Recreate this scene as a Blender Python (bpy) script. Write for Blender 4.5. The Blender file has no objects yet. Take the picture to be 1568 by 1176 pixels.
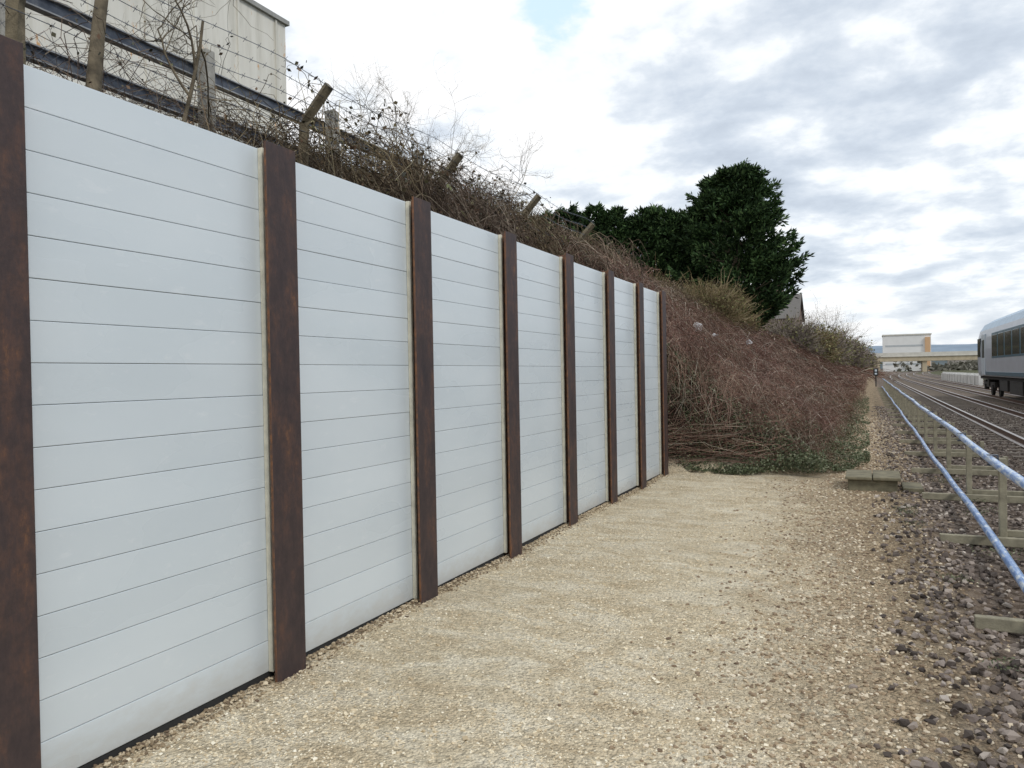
import bpy, math, random, itertools
import numpy as np
from mathutils import Vector, Matrix
random.seed(7); rng=np.random.default_rng(7)
scn=bpy.context.scene
scn.view_settings.view_transform='Standard'; scn.view_settings.look='None'; scn.view_settings.exposure=0
EYE=1.6
# ------------------------------------------------------------------ node helpers
class NT:
    def __init__(s,name,world=False):
        if world: s.nt=world.node_tree
        else:
            s.m=bpy.data.materials.new(name); s.m.use_nodes=True; s.nt=s.m.node_tree
        s.nt.nodes.clear()
    def n(s,t,**kw):
        nd=s.nt.nodes.new(t)
        for k,v in kw.items(): setattr(nd,k,v)
        return nd
    def set(s,inp,v):
        if isinstance(v,bpy.types.NodeSocket): s.nt.links.new(v,inp)
        else:
            try: inp.default_value=v
            except Exception: inp.default_value=(v[0],v[1],v[2],1.0)
    def math(s,op,a,b=0.0,c=None,clamp=False):
        nd=s.nt.nodes.new('ShaderNodeMath'); nd.operation=op; nd.use_clamp=clamp
        s.set(nd.inputs[0],a); s.set(nd.inputs[1],b)
        if c is not None: s.set(nd.inputs[2],c)
        return nd.outputs[0]
    def mix(s,f,a,b,mode='MIX'):
        nd=s.nt.nodes.new('ShaderNodeMix'); nd.data_type='RGBA'; nd.blend_type=mode
        s.set(nd.inputs[0],f)
        for i,v in ((6,a),(7,b)):
            if isinstance(v,bpy.types.NodeSocket): s.nt.links.new(v,nd.inputs[i])
            else: nd.inputs[i].default_value=(v[0],v[1],v[2],1)
        return nd.outputs[2]
    def ramp(s,f,stops):
        nd=s.nt.nodes.new('ShaderNodeValToRGB'); s.set(nd.inputs[0],f)
        cr=nd.color_ramp
        while len(cr.elements)>1: cr.elements.remove(cr.elements[0])
        cr.elements[0].position=stops[0][0]
        def c3(c): return (c,c,c,1) if isinstance(c,(int,float)) else (c[0],c[1],c[2],1)
        cr.elements[0].color=c3(stops[0][1])
        for p,c in stops[1:]:
            e=cr.elements.new(p); e.color=c3(c)
        return nd.outputs[0]
    def step(s,v,a,b):
        nd=s.nt.nodes.new('ShaderNodeMapRange'); nd.interpolation_type='SMOOTHSTEP'
        s.set(nd.inputs[0],v); nd.inputs[1].default_value=a; nd.inputs[2].default_value=b
        return nd.outputs[0]
    def noise(s,vec,scale,detail=5,rough=.55,dist=0.0):
        nd=s.nt.nodes.new('ShaderNodeTexNoise'); 
        if vec is not None: s.nt.links.new(vec,nd.inputs['Vector'])
        nd.inputs['Scale'].default_value=scale; nd.inputs['Detail'].default_value=detail
        nd.inputs['Roughness'].default_value=rough; nd.inputs['Distortion'].default_value=dist
        return nd.outputs[0]
    def mapping(s,vec,scale=(1,1,1)):
        nd=s.nt.nodes.new('ShaderNodeMapping'); s.nt.links.new(vec,nd.inputs[0]); nd.inputs['Scale'].default_value=scale
        return nd.outputs[0]
    def pos(s): return s.nt.nodes.new('ShaderNodeNewGeometry').outputs['Position']
    def island(s): return s.nt.nodes.new('ShaderNodeNewGeometry').outputs['Random Per Island']
    def bump(s,h,strength=.5,dist=.02):
        nd=s.nt.nodes.new('ShaderNodeBump'); s.set(nd.inputs['Height'],h)
        nd.inputs['Strength'].default_value=strength; nd.inputs['Distance'].default_value=dist
        return nd.outputs[0]
    def out(s,col,rough=.7,metal=0.0,normal=None,spec=.5):
        b=s.nt.nodes.new('ShaderNodeBsdfPrincipled')
        s.set(b.inputs['Base Color'],col); s.set(b.inputs['Roughness'],rough); s.set(b.inputs['Metallic'],metal)
        b.inputs['Specular IOR Level'].default_value=spec
        if normal is not None: s.nt.links.new(normal,b.inputs['Normal'])
        o=s.nt.nodes.new('ShaderNodeOutputMaterial')
        s.nt.links.new(b.outputs[0],o.inputs[0])
        return s.m
def simple(name,c,rough=.6,metal=0,var=.25,scale=6,bump=0.0,spec=.5):
    m=NT(name); p=m.pos(); nz=m.noise(p,scale,4,.6)
    f=m.ramp(nz,[(.3,1-var),(.7,1.0)])
    col=m.mix(1.0,c,f,'MULTIPLY')
    nrm=m.bump(m.noise(p,scale*8,3),bump,.01) if bump else None
    return m.out(col,rough,metal,nrm,spec)
def islandmat(name,stops,rough=.8,spec=.2,nscale=0.0,tint=None):
    m=NT(name); c=m.ramp(m.island(),stops)
    if nscale:
        nz=m.noise(m.pos(),nscale,2)
        c=m.mix(1.0,c,m.ramp(nz,[(.35,.6),(.65,1.15)]),'MULTIPLY')
        if tint:
            n2=m.noise(m.mapping(m.pos(),(1,1,1.4)),nscale*.45,2)
            c=m.mix(m.ramp(n2,[(.42,0),(.6,.75)]),c,m.mix(1.0,c,tint,'MULTIPLY'))
    return m.out(c,rough,0,None,spec)
# ------------------------------------------------------------------ mesh helpers
def link(o,parent=None):
    scn.collection.objects.link(o)
    if parent: o.parent=parent
    return o
def empty(name,loc=(0,0,0)):
    e=bpy.data.objects.new(name,None); e.location=loc; e.empty_display_size=.3
    return link(e)
def npmesh(name,V,F,mat,parent=None,smooth=False,matidx=None):
    V=np.asarray(V,dtype=np.float32).reshape(-1,3); F=np.asarray(F,dtype=np.int32)
    me=bpy.data.meshes.new(name)
    me.vertices.add(len(V)); me.vertices.foreach_set('co',V.ravel())
    n,k=F.shape
    me.loops.add(n*k); me.loops.foreach_set('vertex_index',F.ravel())
    me.polygons.add(n); me.polygons.foreach_set('loop_start',np.arange(0,n*k,k,dtype=np.int32))
    me.polygons.foreach_set('loop_total',np.full(n,k,dtype=np.int32))
    me.polygons.foreach_set('use_smooth',np.full(n,smooth))
    mats=mat if isinstance(mat,(list,tuple)) else [mat]
    for mm in mats: me.materials.append(mm)
    if matidx is not None: me.polygons.foreach_set('material_index',np.asarray(matidx,dtype=np.int32))
    me.update(); me.validate()
    return link(bpy.data.objects.new(name,me),parent)
BF=np.array([[0,1,3,2],[4,6,7,5],[0,4,5,1],[2,3,7,6],[0,2,6,4],[1,5,7,3]])
def boxes(name,lst,mat,parent=None,bevel=0.0):
    V=[];F=[];M=[]
    for i,b in enumerate(lst):
        x0,x1,y0,y1,z0,z1=b[:6]
        V+= [(x,y,z) for x in (x0,x1) for y in (y0,y1) for z in (z0,z1)]
        F+= (BF+8*i).tolist()
        M+= [b[6] if len(b)>6 else 0]*6
    o=npmesh(name,V,F,mat,parent,False,M)
    if bevel:
        md=o.modifiers.new('bev','BEVEL'); md.width=bevel; md.segments=2; md.limit_method='ANGLE'
    return o
def tubes_arrays(P,R,S=3):
    N,K,_=P.shape
    T=np.gradient(P,axis=1); T/= (np.linalg.norm(T,axis=2,keepdims=True)+1e-9)
    ref=np.tile(np.array([[.31,.77,.56]]),(N,1)); 
    A=np.cross(T,ref[:,None,:]); A/= (np.linalg.norm(A,axis=2,keepdims=True)+1e-9)
    B=np.cross(T,A)
    ang=np.arange(S)*2*np.pi/S
    V=P[:,:,None,:]+R[:,:,None,None]*(np.cos(ang)[None,None,:,None]*A[:,:,None,:]+np.sin(ang)[None,None,:,None]*B[:,:,None,:])
    V=V.reshape(-1,3)
    base=(np.arange(N)*K*S)[:,None,None]
    k=(np.arange(K-1)*S)[None,:,None]; s=np.arange(S)[None,None,:]; s2=(s+1)%S
    F=np.stack([base+k+s, base+k+s2, base+k+S+s2, base+k+S+s],axis=-1).reshape(-1,4)
    return V,F
def merge(parts):
    Vs=[];Fs=[];o=0
    for V,F in parts:
        Vs.append(V);Fs.append(F+o);o+=len(V)
    return np.concatenate(Vs),np.concatenate(Fs)
def tube(name,pts,r,mat,parent=None,S=12):
    P=np.array(pts,float)[None]; R=np.full(P.shape[:2],r) if np.isscalar(r) else np.array(r)[None]
    V,F=tubes_arrays(P,R,S)
    return npmesh(name,V,F,mat,parent,True)
def leaves_arrays(C,size,flat=.0,asp=.55):
    N=len(C); a=rng.normal(size=(N,3)); a[:,2]*=(1-flat); a/=np.linalg.norm(a,axis=1,keepdims=True)
    b=rng.normal(size=(N,3)); b[:,2]*=(1-flat); b=np.cross(a,b)
    b/= (np.linalg.norm(b,axis=1,keepdims=True)+1e-9)
    s=np.asarray(size).reshape(-1,1)*np.ones((N,1))
    V=np.stack([C-a*s,C+b*s*asp,C+a*s,C-b*s*asp],axis=1).reshape(-1,3)
    F=np.arange(N*4).reshape(N,4)
    return V,F
def sm(t): t=np.clip(t,0,1); return t*t*(3-2*t)
# ------------------------------------------------------------------ terrain
def foot(Y): return -3.25+2.55*sm((Y-11.85)/.9)
def crest(Y): return -4.9-1.0*sm((Y-12)/8)
def crestH(Y): return 3.5-0.15*sm((Y-12)/3)-0.9*sm((Y-18)/70)-1.1*sm((Y-100)/200)
def H(X,Y):
    X=np.asarray(X,float);Y=np.asarray(Y,float)
    t=np.clip((foot(Y)-X)/(foot(Y)-crest(Y)),0,1)
    s=0.55*t+0.45*sm(t)
    h=crestH(Y)*s
    h=h+ 0.10*np.sin(X*1.7+Y*.9)*np.sin(Y*1.3-X*.6)*sm(t*2)*np.where(X>-9,1,0.3)
    h=h- 0.06*sm((X-.3)/.7) + 0.012*np.sin(X*2.1+1)*np.sin(Y*1.7)
    return h
xs=np.unique(np.concatenate([np.linspace(-2500,-60,16),np.arange(-60,-8,2.),np.arange(-8,1.5,.14),np.arange(1.5,14,.6),np.arange(14,60,4.),np.linspace(60,2500,16)]))
ys=np.unique(np.concatenate([np.linspace(-300,-20,8),np.arange(-20,0,1.),np.arange(0,20,.16),np.arange(20,80,1.),np.arange(80,400,8.),np.linspace(400,4000,16)]))
XX,YY=np.meshgrid(xs,ys,indexing='ij'); ZZ=H(XX,YY)
nx,ny=XX.shape
V=np.stack([XX,YY,ZZ],-1).reshape(-1,3)
i,j=np.meshgrid(np.arange(nx-1),np.arange(ny-1),indexing='ij'); a=(i*ny+j).ravel()
F=np.stack([a,a+ny,a+ny+1,a+1],1)
m=NT('ground_mat'); p=m.pos()
sep=m.n('ShaderNodeSeparateXYZ'); m.nt.links.new(p,sep.inputs[0]); X,Y,Z=sep.outputs
n1=m.noise(p,.9,4,.6); n2=m.noise(p,5,4,.65); n3=m.noise(p,38,3,.7)
mp=m.mapping(p,(.6,1.1,1)); n4=m.noise(mp,3.8,6,.70,.6)
vor=m.n('ShaderNodeTexVoronoi'); m.nt.links.new(p,vor.inputs['Vector']); vor.inputs['Scale'].default_value=65
vr=m.n('ShaderNodeRGBToBW'); m.nt.links.new(vor.outputs['Color'],vr.inputs[0])
vor2=m.n('ShaderNodeTexVoronoi'); m.nt.links.new(p,vor2.inputs['Vector']); vor2.inputs['Scale'].default_value=20
vr2=m.n('ShaderNodeRGBToBW'); m.nt.links.new(vor2.outputs['Color'],vr2.inputs[0])
path=m.ramp(n4,[(.34,(.62,.50,.33)),(.48,(.77,.66,.47)),(.60,(.88,.79,.61))])
path=m.mix(m.ramp(n1,[(.35,.40),(.6,0.0)]),path,(.60,.475,.30))
path=m.mix(1.0,path,m.ramp(vr.outputs[0],[(.2,.78),(.8,1.08)]),'MULTIPLY')
path=m.mix(1.0,path,m.ramp(n3,[(.34,.64),(.52,1.0)]),'MULTIPLY')
dirt=m.ramp(n2,[(.3,(.19,.14,.09)),(.5,(.35,.265,.17)),(.7,(.54,.44,.30))])
dirt=m.mix(1.0,dirt,m.ramp(vr.outputs[0],[(.2,.55),(.8,1.2)]),'MULTIPLY')
bal=m.ramp(vr2.outputs[0],[(.15,(.06,.048,.04)),(.5,(.15,.12,.10)),(.85,(.31,.26,.22))])
bal=m.mix(m.ramp(n1,[(.4,0),(.6,.5)]),bal,(.18,.13,.09))
shaded_soil=m.ramp(n2,[(.3,(.02,.014,.01)),(.7,(.08,.052,.036))])  # bank soil, darkened to paint shade into the gaps between canes
grass=m.ramp(n2,[(.3,(.05,.055,.025)),(.7,(.12,.12,.07))])
xn=m.math('ADD',X,m.math('MULTIPLY',m.math('SUBTRACT',n2,.5),2.2))
xn=m.math('ADD',xn,m.math('MULTIPLY',m.math('SUBTRACT',n1,.5),1.4))
xn=m.math('ADD',xn,m.math('MULTIPLY',Y,.085))
c=m.mix(m.step(xn,-.65,.85),path,dirt)
xb=m.math('ADD',X,m.math('MULTIPLY',m.math('SUBTRACT',n2,.5),.8))
c=m.mix(m.step(xb,.15,.8),c,bal)
yn=m.math('ADD',Y,m.math('MULTIPLY',m.math('SUBTRACT',n2,.5),3.0))
c=m.mix(m.math('MULTIPLY',m.math('MULTIPLY',m.step(yn,11.6,13.6),.8),m.step(X,1.0,0.2)),c,dirt)
c=m.mix(m.step(Z,.04,.3),c,shaded_soil)
c=m.mix(m.step(X,-3.02,-3.1),c,shaded_soil)
c=m.mix(m.step(X,10.,14.),c,grass)
c=m.mix(m.step(X,-7.,-10.),c,grass)
hh=m.math('ADD',m.math('MULTIPLY',vor.outputs['Distance'],-.6),m.math('ADD',n3,m.math('MULTIPLY',n2,1.0)))
g=m.out(c,.95,0,m.bump(hh,1.0,.025),.15)
npmesh('ground',V,F,g,None,True)
# ------------------------------------------------------------------ stones
IC=[]; ph=(1+5**.5)/2
for s1 in (-1,1):
    for s2 in (-1,1):
        IC+= [(0,s1,s2*ph),(s1,s2*ph,0),(s2*ph,0,s1)]
IC=np.array(IC)/1.9
ed=[(a,b) for a,b in itertools.combinations(range(12),2) if abs(np.linalg.norm(IC[a]-IC[b])*1.9-2)<1e-3]
es=set(ed); ICF=[]
for a,b,c_ in itertools.combinations(range(12),3):
    if (a,b) in es and (b,c_) in es and (a,c_) in es:
        nrm=np.cross(IC[b]-IC[a],IC[c_]-IC[a])
        ICF.append((a,b,c_) if nrm@IC[a]>0 else (a,c_,b))
ICF=np.array(ICF)
CU=np.array([(x,y,z) for x in (-1,1) for y in (-1,1) for z in (-1,1)])*.62
def stones(C,size,kind='ico',jit=.3,flat=.65):
    base,FF=(IC,ICF) if kind=='ico' else (CU,BF)
    N=len(C); nb=len(base)
    W=base[None]+rng.normal(0,jit*.6,size=(N,nb,3))
    W=W*rng.uniform(.6,1.15,size=(N,1,3)); 
    q=rng.normal(size=(N,4)); q/=np.linalg.norm(q,axis=1,keepdims=True)
    w,x,y,z=q.T
    Rm=np.stack([1-2*(y*y+z*z),2*(x*y-z*w),2*(x*z+y*w),2*(x*y+z*w),1-2*(x*x+z*z),2*(y*z-x*w),2*(x*z-y*w),2*(y*z+x*w),1-2*(x*x+y*y)],1).reshape(N,3,3)
    W=np.einsum('nij,nkj->nki',Rm,W); W[:,:,2]*=flat
    W=W*np.asarray(size).reshape(-1,1,1)+C[:,None,:]
    F=(FF[None]+(np.arange(N)*nb)[:,None,None]).reshape(-1,FF.shape[1])
    return W.reshape(-1,3),F
pebm=islandmat('limestone_mat',[(0,(.46,.365,.235)),(.25,(.66,.545,.37)),(.6,(.82,.72,.53)),(1,(.90,.84,.69))],.9,.15)
N=44000; yy=1.6+10.5*rng.random(N)**1.7; xx=rng.uniform(-2.95,.45,N)
keep=(xx+.085*yy)<rng.normal(.2,.4,N); xx=xx[keep];yy=yy[keep]
cl=np.sin(xx*3.1+yy*1.3)+np.sin(yy*4.1-xx)+rng.normal(0,1.0,len(xx)); k=cl>-.6; xx=xx[k];yy=yy[k]
sz=rng.uniform(.003,.0085,len(xx))*(1+.9*(rng.random(len(xx))>.95))
C=np.stack([xx,yy,H(xx,yy)+sz*.2],1); V,F=stones(C,sz,'cu',.3,.55)
npmesh('path_gravel',V,F,pebm)
dm=islandmat('rubble_mat',[(0,(.18,.13,.09)),(.35,(.34,.255,.17)),(.7,(.52,.42,.29)),(1,(.74,.66,.52))],.9,.15)
N=21000; yy=1.8+26*rng.random(N)**1.8; xx=rng.normal(.0,.42,N)-.065*(yy-3)*(yy<12)*(rng.random(N)>.4); 
xx=np.clip(xx,-2.2,.9); xx=np.where((yy>11.9)&(xx<-.6),-.15+rng.normal(0,.2,N),xx)
sz=rng.uniform(.005,.018,len(xx))*(.8+.025*yy)
C=np.stack([xx,yy,H(xx,yy)+sz*.15],1); V,F=stones(C,sz,'ico')
npmesh('rubble_stones',V,F,dm)
bm_=islandmat('ballast_mat',[(0,(.06,.05,.045)),(.3,(.135,.11,.095)),(.6,(.22,.18,.155)),(.85,(.32,.27,.235)),(1,(.52,.46,.40))],.9,.15)
N=42000; yy=2.0+34*rng.random(N)**1.6; xx=.3+rng.random(N)**1.15*8.2; xx=xx+rng.normal(0,.16,N)
vis=(xx< yy*1.0+1.0); xx=xx[vis];yy=yy[vis]
sz=rng.uniform(.013,.030,len(xx))
C=np.stack([xx,yy,H(xx,yy)+sz*rng.uniform(0,.8,len(xx))],1); V,F=stones(C,sz,'ico',.36,.8)
npmesh('track_ballast',V,F,bm_)
# ------------------------------------------------------------------ noise barrier fence
fence=empty('noise_barrier_fence',(-2.95,7,0))
def ch(o): 
    o.parent=fence; o.matrix_parent_inverse=Matrix.Translation((2.95,-7,0)); return o
PY=[-1.20,.28,1.746,3.248,4.69,6.18,7.65,9.09,10.46,11.76]
pm=NT('barrier_board_mat'); p=pm.pos(); isl=pm.island()
st=pm.noise(pm.mapping(p,(1,.7,1.6)),1.3,3,.5)
c=pm.ramp(st,[(.35,(.64,.71,.755)),(.65,(.69,.755,.795))])
c=pm.mix(1.0,c,pm.ramp(isl,[(0,.95),(1,1.0)]),'MULTIPLY')
sp=pm.noise(pm.mapping(p,(1,1,2.2)),7,4,.7)
c=pm.mix(pm.ramp(sp,[(.60,0),(.72,.35)]),c,(.77,.81,.84))
z_=pm.n('ShaderNodeSeparateXYZ'); pm.nt.links.new(p,z_.inputs[0])
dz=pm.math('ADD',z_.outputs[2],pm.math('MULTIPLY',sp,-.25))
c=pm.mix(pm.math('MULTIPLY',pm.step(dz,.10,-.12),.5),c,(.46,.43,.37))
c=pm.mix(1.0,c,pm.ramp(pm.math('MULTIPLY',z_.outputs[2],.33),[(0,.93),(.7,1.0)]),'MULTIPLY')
pm_=pm.out(c,pm.ramp(st,[(.3,.24),(.7,.36)]),0,pm.bump(pm.noise(pm.mapping(p,(1,.5,2)),2,2),.15,.012),.5)
rm=NT('rusty_steel_mat'); p=rm.pos()
r1=rm.noise(rm.mapping(p,(2,2,.8)),5,7,.7); r2=rm.noise(p,24,4,.7)
c=rm.ramp(r1,[(.3,(.040,.031,.034)),(.5,(.070,.048,.046)),(.62,(.11,.062,.048)),(.75,(.25,.12,.055))])
c=rm.mix(rm.ramp(r2,[(.45,0),(.62,.5)]),c,(.048,.036,.036))
geo=rm.n('ShaderNodeNewGeometry'); 
nx_=rm.n('ShaderNodeSeparateXYZ'); rm.nt.links.new(geo.outputs['True Normal'],nx_.inputs[0])
edge=rm.step(rm.math('ABSOLUTE',nx_.outputs[1]),.5,.9)
c=rm.mix(rm.math('MULTIPLY',edge,rm.ramp(r2,[(.4,.2),(.6,.9)])),c,(.24,.11,.05))
rust=rm.out(c,.62,.2,rm.bump(r2,.35,.006),.45)
foam=simple('foam_strip_mat',(.80,.76,.62),.8,0,.3,12)
sealb=simple('dark_seal_mat',(.12,.13,.135),.8)
gap_shade=simple('gap_shade_mat',(.03,.03,.03),.8)  # near-black, paints the shade in the gap under the boards
TOP=1.6+1.233; BOT=.03; nb=17; bh=(TOP-BOT)/nb
B=[];
for i in range(len(PY)-1):
    y0=PY[i]+.02; y1=PY[i+1]-.02
    for k in range(nb):
        z0=BOT+k*bh; dx=rng.uniform(-.0012,.0012)
        B.append((-2.995+dx,-2.945+dx,y0,y1,z0+(.0022 if k else 0),z0+bh))
ch(boxes('barrier_boards',B,pm_,None,.0025))
ch(boxes('board_joint_seal',[(-2.985,-2.952,PY[i]+.03,PY[i+1]-.03,BOT+.01,TOP-.01) for i in range(len(PY)-1)],sealb))
P_=[];
for y in PY:
    t=rng.uniform(1.245,1.275)+1.6
    P_+= [(-2.868,-2.85,y-.115,y+.115,-.35,t),(-3.09,-3.072,y-.115,y+.115,-.35,t),(-3.072,-2.868,y-.006,y+.006,-.35,t-.003)]
ch(boxes('steel_posts',P_,rust,None,.003))
ch(boxes('foam_strips',[(-2.9435,-2.912,y-.078,y-.052,BOT,TOP-.0) for y in PY[1:]],foam,None,.004))
ch(boxes('base_gap_shade',[(-2.99,-2.95,PY[i]+.03,PY[i+1]-.03,-.1,BOT-.006) for i in range(len(PY)-1)],gap_shade))  # dark strip added to stand for the shaded gap, not a board
N=5200; yy=1.2+11.0*rng.random(N)**1.2; xx=-2.93+np.abs(rng.normal(0,.055,N)); sz=rng.uniform(.004,.013,N)
C=np.stack([xx,yy,H(xx,yy)+sz*.3+.012*(xx<-2.88)],1); V,F=stones(C,sz,'ico')
sp_m=islandmat('spoil_mat',[(0,(.14,.10,.07)),(.5,(.36,.28,.18)),(1,(.68,.58,.42))],.9,.1)
npmesh('base_spoil_stones',V,F,sp_m)
# ------------------------------------------------------------------ brambles
def mound(x,y): return .28*(np.sin(x*2.3+y*.8)*np.sin(y*1.25-x*.9+1)+.5*np.sin(y*2.9+x*3.1))
def canes(N,xr,yr,L,rise,rad,K=7,zoff=0.0,Xs=None,Ys=None,upb=0.0,jit=.05,mnd=0.0):
    x=rng.uniform(*xr,N) if Xs is None else Xs; y=rng.uniform(*yr,N) if Ys is None else Ys
    z=H(x,y)+rng.uniform(-.02,.3,N)+zoff+mnd*np.maximum(mound(x,y),-.1)
    th=rng.uniform(0,2*np.pi,N); Ln=rng.uniform(*L,N); rs=rng.uniform(*rise,N)
    t=np.linspace(0,1,K)[None,:]
    px=x[:,None]+np.cos(th)[:,None]*Ln[:,None]*t; py=y[:,None]+np.sin(th)[:,None]*Ln[:,None]*t
    pz=z[:,None]+rs[:,None]*(3.2*t*(1-t)+upb*t)
    pz=pz+0.6*(H(px,py)-H(x,y)[:,None])
    J=rng.normal(0,jit,(N,K,3)); J=np.cumsum(J,axis=1)*.6
    P=np.stack([px,py,pz],-1)+J
    P[:,:,2]=np.maximum(P[:,:,2],H(P[:,:,0],P[:,:,1])+.01)
    R=rad*rng.uniform(.6,1.3,(N,1))*np.linspace(1,.45,K)[None,:]
    return P,R
brm=islandmat('bramble_mat',[(0,(.085,.045,.036)),(.25,(.17,.088,.070)),(.5,(.27,.15,.12)),(.75,(.36,.235,.185)),(.92,(.48,.38,.31)),(1,(.66,.58,.50))],.75,.2,1.1,(.82,.90,.82))
blm=islandmat('bramble_leaf_mat',[(0,(.035,.036,.02)),(.35,(.09,.075,.042)),(.6,(.17,.085,.06)),(.85,(.24,.12,.08)),(1,(.17,.18,.08))],.6,.3)
grl=islandmat('groundcover_leaf_mat',[(0,(.045,.055,.028)),(.4,(.095,.12,.06)),(.8,(.17,.19,.11)),(1,(.32,.32,.22))],.6,.3)
parts=[];PP=[]
for (N,yr,L,rs,rad) in [(13500,(12.2,24),(.25,1.05),(.12,.5),.004),(6500,(20,45),(.5,1.5),(.2,.6),.0065),(4200,(42,100),(1,2.6),(.3,.9),.015),(2300,(95,260),(2,5),(.5,1.3),.04)]:
    y=yr[0]+(yr[1]-yr[0])*rng.random(N)**1.2
    x=foot(y)-.05+ (crest(y)-foot(y)-1.2)*rng.random(N)
    P,R=canes(N,None,None,L,rs,rad,Xs=x,Ys=y,jit=.07,mnd=1.0)
    if yr[0]<95: P[:,:,0]=np.minimum(P[:,:,0],foot(P[:,:,1])+.25+.25*np.sin(P[:,:,1]*1.9)+rng.normal(0,.08,P.shape[:2]))
    P[:,:,0]=np.where(P[:,:,1]<11.95,np.minimum(P[:,:,0],-3.2),P[:,:,0])
    parts.append(tubes_arrays(P,R,3)); PP.append(P)
V,F=merge(parts); npmesh('bramble_thicket',V,F,brm)
Pn=PP[0].reshape(-1,3); sel=Pn[rng.choice(len(Pn),24000)]; sel=sel+rng.normal(0,.03,sel.shape)
Pf=PP[1].reshape(-1,3); sel2=Pf[rng.choice(len(Pf),10000)]
V,F=merge([leaves_arrays(sel,rng.uniform(.010,.022,len(sel))),leaves_arrays(sel2,rng.uniform(.018,.038,len(sel2)))])
npmesh('bramble_leaves',V,F,blm)
N=44000; y=12.0+30*rng.random(N)**1.9; u_=rng.random(N)**1.5
x=foot(y)+.45+.25*np.sin(y*1.9)-1.25*u_
x[:11000]=rng.uniform(-3.2,-.6,11000); y[:11000]=12.22+.75*rng.random(11000)**1.5+.12*np.sin(x[:11000]*4); u_[:11000]*=.35
dens=np.sin(y*1.1+x*2)+np.sin(y*2.7)+rng.normal(0,.9,N)-1.4*u_; k=dens>-1.0; k[:11000]=rng.random(11000)>.15; x=x[k];y=y[k];u_=u_[k]
z=H(x,y)+.02+(.12+.40*u_+.12*np.sin(y*3.3+x*2))*rng.uniform(.2,1.1,len(x))
k=(y>12.1)&(x<.25)
V,F=leaves_arrays(np.stack([x,y,np.maximum(z,H(x,y)+.01)],1)[k],rng.uniform(.012,.027,k.sum()),.3)
npmesh('groundcover_ivy',V,F,grl)
# thicket along crest behind fence
parts=[];PP=[]
def crest_strip(N,yr,up,rad,xc,xsd,L=(.4,1.4),upb=.3,zo=0.0,jit=.07,mn=1.6):
    y=rng.uniform(*yr,N); x=xc+np.where(y>12,crest(y)+4.9,0)+rng.normal(0,xsd,N)
    x=np.minimum(x,np.where(y<12.2,-3.6,foot(y)-1))
    P,R=canes(N,None,None,L,(.1,up),rad,Xs=x,Ys=y,upb=upb,jit=jit,mnd=mn,zoff=zo)
    P[:,:,0]=np.where(P[:,:,1]<12.3,np.minimum(P[:,:,0],-3.2),P[:,:,0])
    parts.append(tubes_arrays(P,R,3)); PP.append(P)
crest_strip(900,(1.0,5.8),.15,.0032,-5.9,.35)
crest_strip(2400,(5.2,8.2),.32,.004,-5.5,.5)
crest_strip(4400,(7.6,13),.52,.005,-5.3,.5)
crest_strip(8500,(12,28),.62,.0065,-5.0,.55,(.3,1.1),.25)
crest_strip(2400,(27,60),.4,.012,-5.0,.6)
N=260; y=rng.uniform(6.0,11.5,N); x=-4.9+rng.normal(0,.4,N)
P,R=canes(N,None,None,(.3,1.0),(.3,.58),.005,Xs=x,Ys=y,upb=1.6,K=9,jit=.07)
parts.append(tubes_arrays(P,R,3)); PP.append(P)
N=60; y=rng.uniform(2.2,6.2,N); x=-5.0+rng.normal(0,.5,N)
P,R=canes(N,None,None,(.3,1.3),(.2,.5),.003,Xs=x,Ys=y,upb=1.2,K=9,jit=.08)
parts.append(tubes_arrays(P,R,3)); PP.append(P)
V,F=merge(parts); 
crm=islandmat('hedge_twig_mat',[(0,(.055,.040,.032)),(.3,(.12,.085,.064)),(.6,(.20,.145,.11)),(.85,(.31,.24,.18)),(1,(.46,.39,.31))],.8,.2,.8,(.95,1.0,.65))
npmesh('bare_hedge',V,F,crm)
sel=[]
for P,c_,s_ in ((PP[1],2500,.018),(PP[2],6000,.022),(PP[3],11000,.026),(PP[5],1300,.03),(PP[0],500,.016),(PP[6],150,.02)):
    q=P[:,2:].reshape(-1,3); q=q[rng.choice(len(q),c_)]+rng.normal(0,.03,(c_,3)); sel.append(leaves_arrays(q,rng.uniform(.5,1.2,c_)*s_,0,.7))
V,F=merge(sel)
hlm=islandmat('hedge_leaf_mat',[(0,(.02,.022,.014)),(.4,(.065,.06,.03)),(.7,(.16,.095,.06)),(1,(.15,.16,.07))],.6,.3)
npmesh('hedge_leaves',V,F,hlm)
# ------------------------------------------------------------------ recursive bare trees
def grow(p,d,L,r,depth,out,spread=.6,kids=3,upb=.1,K=7,top=None):
    if top is None: top=depth
    pts=[p.copy()]; dd=d.copy()/np.linalg.norm(d)
    jt=.05+.055*(top-depth)
    for k in range(K-1):
        dd=dd+rng.normal(0,jt,3)+np.array([0,0,upb*.25]); dd/=np.linalg.norm(dd)
        pts.append(pts[-1]+dd*L/(K-1))
    out.append((np.array(pts),np.linspace(r,r*.5,K)))
    if depth<=0: return
    for c_ in range(kids):
        k=rng.integers(2,K); nd=dd+rng.normal(0,spread,3); nd/=np.linalg.norm(nd)
        grow(pts[k],nd,L*rng.uniform(.5,.8),r*rng.uniform(.4,.6),depth-1,out,spread,kids,upb,K,top)
def tree_obj(name,out,mat,S=5,parent=None):
    P=np.stack([o[0] for o in out]); R=np.stack([o[1] for o in out])
    V,F=tubes_arrays(P,R,S); return npmesh(name,V,F,mat,parent,True)
bark=simple('bark_mat',(.22,.18,.12),.9,0,.6,14,.6)
out=[]; b=np.array([-4.75,3.55,float(H(-4.75,3.55))-.1])
grow(b,np.array([.04,.02,1.]),2.4,.056,4,out,.7,4,.15)
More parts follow.
